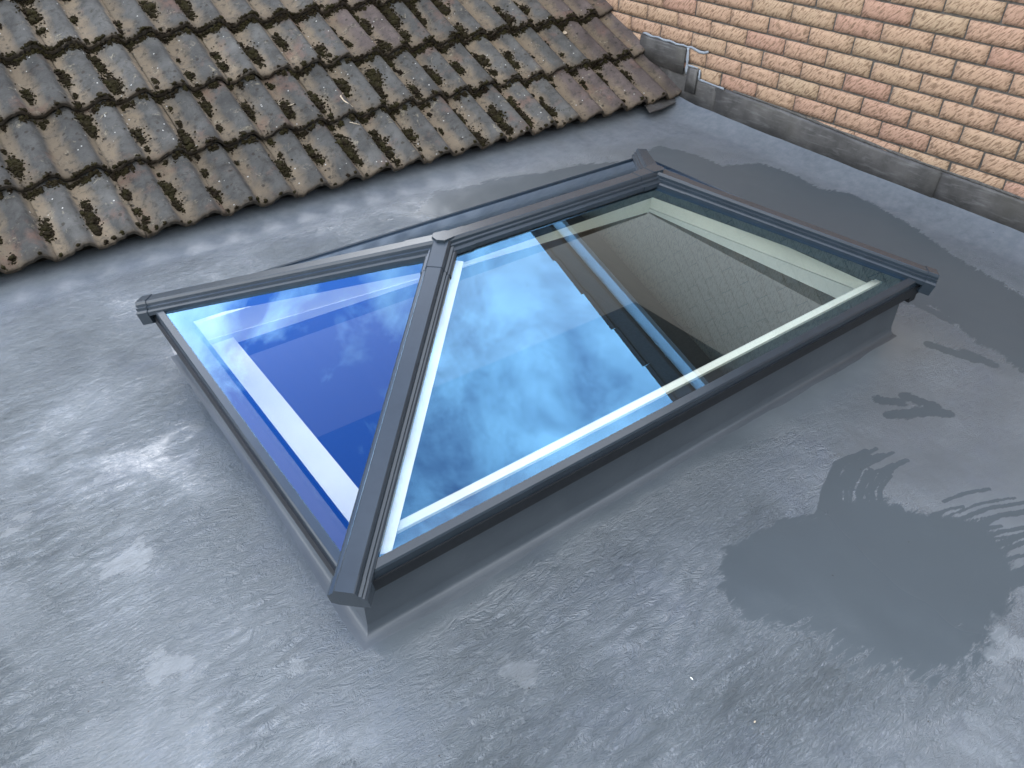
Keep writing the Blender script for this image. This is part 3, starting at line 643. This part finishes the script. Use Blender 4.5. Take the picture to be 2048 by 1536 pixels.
# ------------------------------------------------------------------ moss on the tiles
MPTS = [(-2.83,.76),(-2.67,.71),(-2.35,.68),(-2.21,.75),(-2.21,.68),(-2.84,.53),(-2.68,.38),(-3.12,.36),(-2.23,.44),(-2.07,.41),(-2.07,.75),(-1.89,.78),(-2.52,.3),(-2.83,.14),(-2.8,.06),(-2.98,.06),(-3.14,.05),(-2.68,.11),(-2.68,.01),(-2.23,.09),(-2.07,.11),(-1.94,.08),(-1.76,.47),(-1.93,.39),(-2.52,1.02),(-2.22,1.12),(-2.03,.67),(-1.75,.68),(-2.82,1.17),(-2.98,.72),(-2.21,.42),(-2.06,.36),(-2.67,.67),(-2.85,.49),(-2.98,.02),(-3.12,.08),(-3.13,.39),(-2.56,.01),(-2.38,.48),(-2.7,.86),(-2.37,1.1),(-2.22,1.04),(-1.59,.68),(-1.45,.8),(-1.27,.81),(-1.3,.7),(-1.43,.66),(-.97,.83),(-1.0,.67),(-1.14,.77),(-.65,.75),(-.65,.69),(-.5,.74),(-.38,.57),(-1.12,.4),(-1.14,.45),(-.97,.43),(-.97,.34),(-.82,.44),(-.83,.37),(-1.31,.4),(-1.76,.46),(-1.62,.38),(-1.46,.53),(-1.53,.48),(-1.44,.33),(-1.33,.13),(-1.15,.06),(-.99,.08),(-1.01,.14),(-.85,.08),(-.84,.04),(-1.6,.1),(-1.76,.1),(-1.77,.02),(-1.92,.11),(-1.92,.05),(-1.33,0),(-.38,.18),(-.23,.14),(-1.76,.16),(-1.93,.14),(-1.26,.87),(-1.3,.37),(-1.15,.87),(-.43,.54),(-1.1,.09),(-1.13,.02),(-.99,.03)]
ico = bmesh.new(); bmesh.ops.create_icosphere(ico, subdivisions=1, radius=1)
IV = np.array([v.co[:] for v in ico.verts]); IF = np.array([[v.index for v in f.verts] for f in ico.faces]); ico.free()
def tile_surf(x, s):
    """world point on the tile surface at distance s up the slope from the eave edge"""
    rr = max(0, math.floor(s/GA)); v = s-rr*GA
    z_ = .040*(prof(x-PH+10*TW)-.5)+.030-v*(.030/GA)
    return (x, TY+rr*GA*ct+v*ct-z_*st, TZ-.03+rr*GA*st+v*st+z_*ct)
mvs, mfs, nvv = [], [], 0
def blob(x, s, r, lift=.2):
    global nvv
    p = np.array(tile_surf(x, s))+np.array([0, -st, ct])*r*lift
    v = IV*(1+NR.uniform(-.33, .33, (len(IV), 1)))*np.array([r*NR.uniform(.8, 1.2), r*NR.uniform(.8, 1.2), r*NR.uniform(.55, .9)])
    a = NR.uniform(0, 6.3); ca, sa = math.cos(a), math.sin(a)
    v = v @ np.array([[ca, -sa, 0], [sa, ca, 0], [0, 0, 1]])
    mvs.append(v+p); mfs.append(IF+nvv); nvv += len(IV)
def clump(x, s, size):
    for _ in range(max(2, int(260*size))):
        a = NR.normal(0, .30)*size*.6; b_ = NR.normal(0, .42)*size*1.1
        blob(x+a, max(.004, s+b_), size*NR.uniform(.16, .36), .15)
    k = int(62*size/.03)
    for _ in range(k):
        a = NR.normal(0, .42)*size*.75; b_ = NR.normal(0, .5)*size*1.25
        f = max(0, 1-math.hypot(a/size, b_/(size*1.5)))
        blob(x+a, max(.004, s+b_), NR.uniform(.002, .0048)+.005*f*NR.random(), .2+1.8*f*NR.random())
trough0 = PH
def snap(x): return trough0+round((x-trough0)/.151)*.151
for x, s in MPTS:
    x += NR.uniform(-.012, .012); s += NR.uniform(-.02, .02)
    xs_ = snap(x)+.3*(x-snap(x))+.012; clump(xs_, s+.075, NR.uniform(.020, .062))
    if NR.random() < .6: clump(xs_+NR.uniform(-.01, .012), s+.075+NR.uniform(-.06, .06), NR.uniform(.02, .036))
for _ in range(260):
    x = snap(NR.uniform(-4.2, -.2))+NR.uniform(-.012, .028); s = NR.uniform(.02, 1.9); clump(x, s, NR.uniform(.008, .022))
for rr in range(1, NROW):      # moss creeping out of the laps between courses
    x = -4.3
    while x < -.12:
        dens = .25+.9*float(vnoise(np.array(x*2.3), np.array(rr*3.1), 8))
        if NR.random() < dens*(1.25 if rr > 1 else .8): clump(x, rr*GA-NR.uniform(-.003, .018), NR.uniform(.009, .023))
        x += .018
for x in np.arange(-4.2, -.1, .03):
    if NR.random() < .45: clump(x, NR.uniform(.0, .014), NR.uniform(.004, .008))
V = np.concatenate(mvs); Fm = np.concatenate(mfs)
me = bpy.data.meshes.new('moss'); me.vertices.add(len(V)); me.vertices.foreach_set('co', V.astype(np.float32).ravel())
me.loops.add(Fm.size); me.loops.foreach_set('vertex_index', Fm.ravel().astype(np.int32)); me.polygons.add(len(Fm)); me.polygons.foreach_set('loop_start', np.arange(0, Fm.size, 3, dtype=np.int32))
me.update(); me.materials.append(MOSS)
tag(link('moss', me), 'dark brown and green moss clumps growing in the tile troughs', 'moss', kind='stuff')

# ------------------------------------------------------------------ twigs and litter
def twig(pts, r, label, m=TWIG):
    P = [Vector(p) for p in pts]; c0 = P[0].copy(); secs = []
    for i, p in enumerate(P):
        d = (P[min(i+1, len(P)-1)]-P[max(i-1, 0)]).normalized(); s_ = d.cross(Vector((.01, -st, ct))).normalized(); n_ = s_.cross(d); k = r*(1-.4*i/len(P))
        secs.append([p-c0+(s_*math.cos(a)+n_*math.sin(a))*k for a in [j*math.pi/3 for j in range(6)]])
    vs, fs = prism(secs); o = link('twig', fixn(mesh('twig', vs, fs, m, True))); o.location = c0
    return tag(o, label, 'twig')
def ts(x, s, l=.004): 
    p = tile_surf(x, s); return (p[0], p[1]-st*l, p[2]+ct*l)
twig([ts(-1.765, .47), ts(-1.80, .43), ts(-1.80, .40), ts(-1.775, .36)], .0035, 'bent pale twig lying on the tiles by a course edge')
twig([ts(-2.04, .51), ts(-2.06, .495), ts(-2.04, .475), ts(-2.0, .465)], .002, 'thin curled pale stem on dark moss between tile rolls')
twig([ts(-1.82, .30), ts(-1.79, .265)], .0018, 'short straw stuck to the bottom tile course')
lf = link('leaf', fixn(mesh('leaf', [(0, 0, 0), (.012, .010, .003), (.03, .012, .006), (.042, .002, .004), (.03, -.010, .006), (.012, -.009, .003), (.02, 0, .001)], [(0, 1, 6), (1, 2, 6), (2, 3, 6), (3, 4, 6), (4, 5, 6), (5, 0, 6)], TWIG)))
lf.location = ts(-.40, .585, .008); lf.rotation_euler = (TH, 0, .5); sm = lf.modifiers.new('thickness', 'SOLIDIFY'); sm.thickness = .001
tag(lf, 'curled pale dead leaf in a tile trough near the brick wall', 'leaf')

def chip(name, loc, size, m, label):
    bm = bmesh.new(); bmesh.ops.create_icosphere(bm, subdivisions=1, radius=1)
    for v in bm.verts: v.co = Vector((v.co.x*size[0], v.co.y*size[1], v.co.z*size[2]))*RNG.uniform(.75, 1.2)
    o = bmo(name, bm, m); o.location = loc; o.rotation_euler.z = RNG.uniform(0, 3); return tag(o, label, 'chip')
chip('stone_chip', (-2.452, -1.463, -.0505), (.004, .0018, .0015), WHITE, 'tiny white chip lying alone on the wet grey roof')
chip('bark_chip', (-2.42, -1.60, -.055), (.0035, .0018, .0012), TWIG, 'tiny tan bark chip on the grey roof coating')
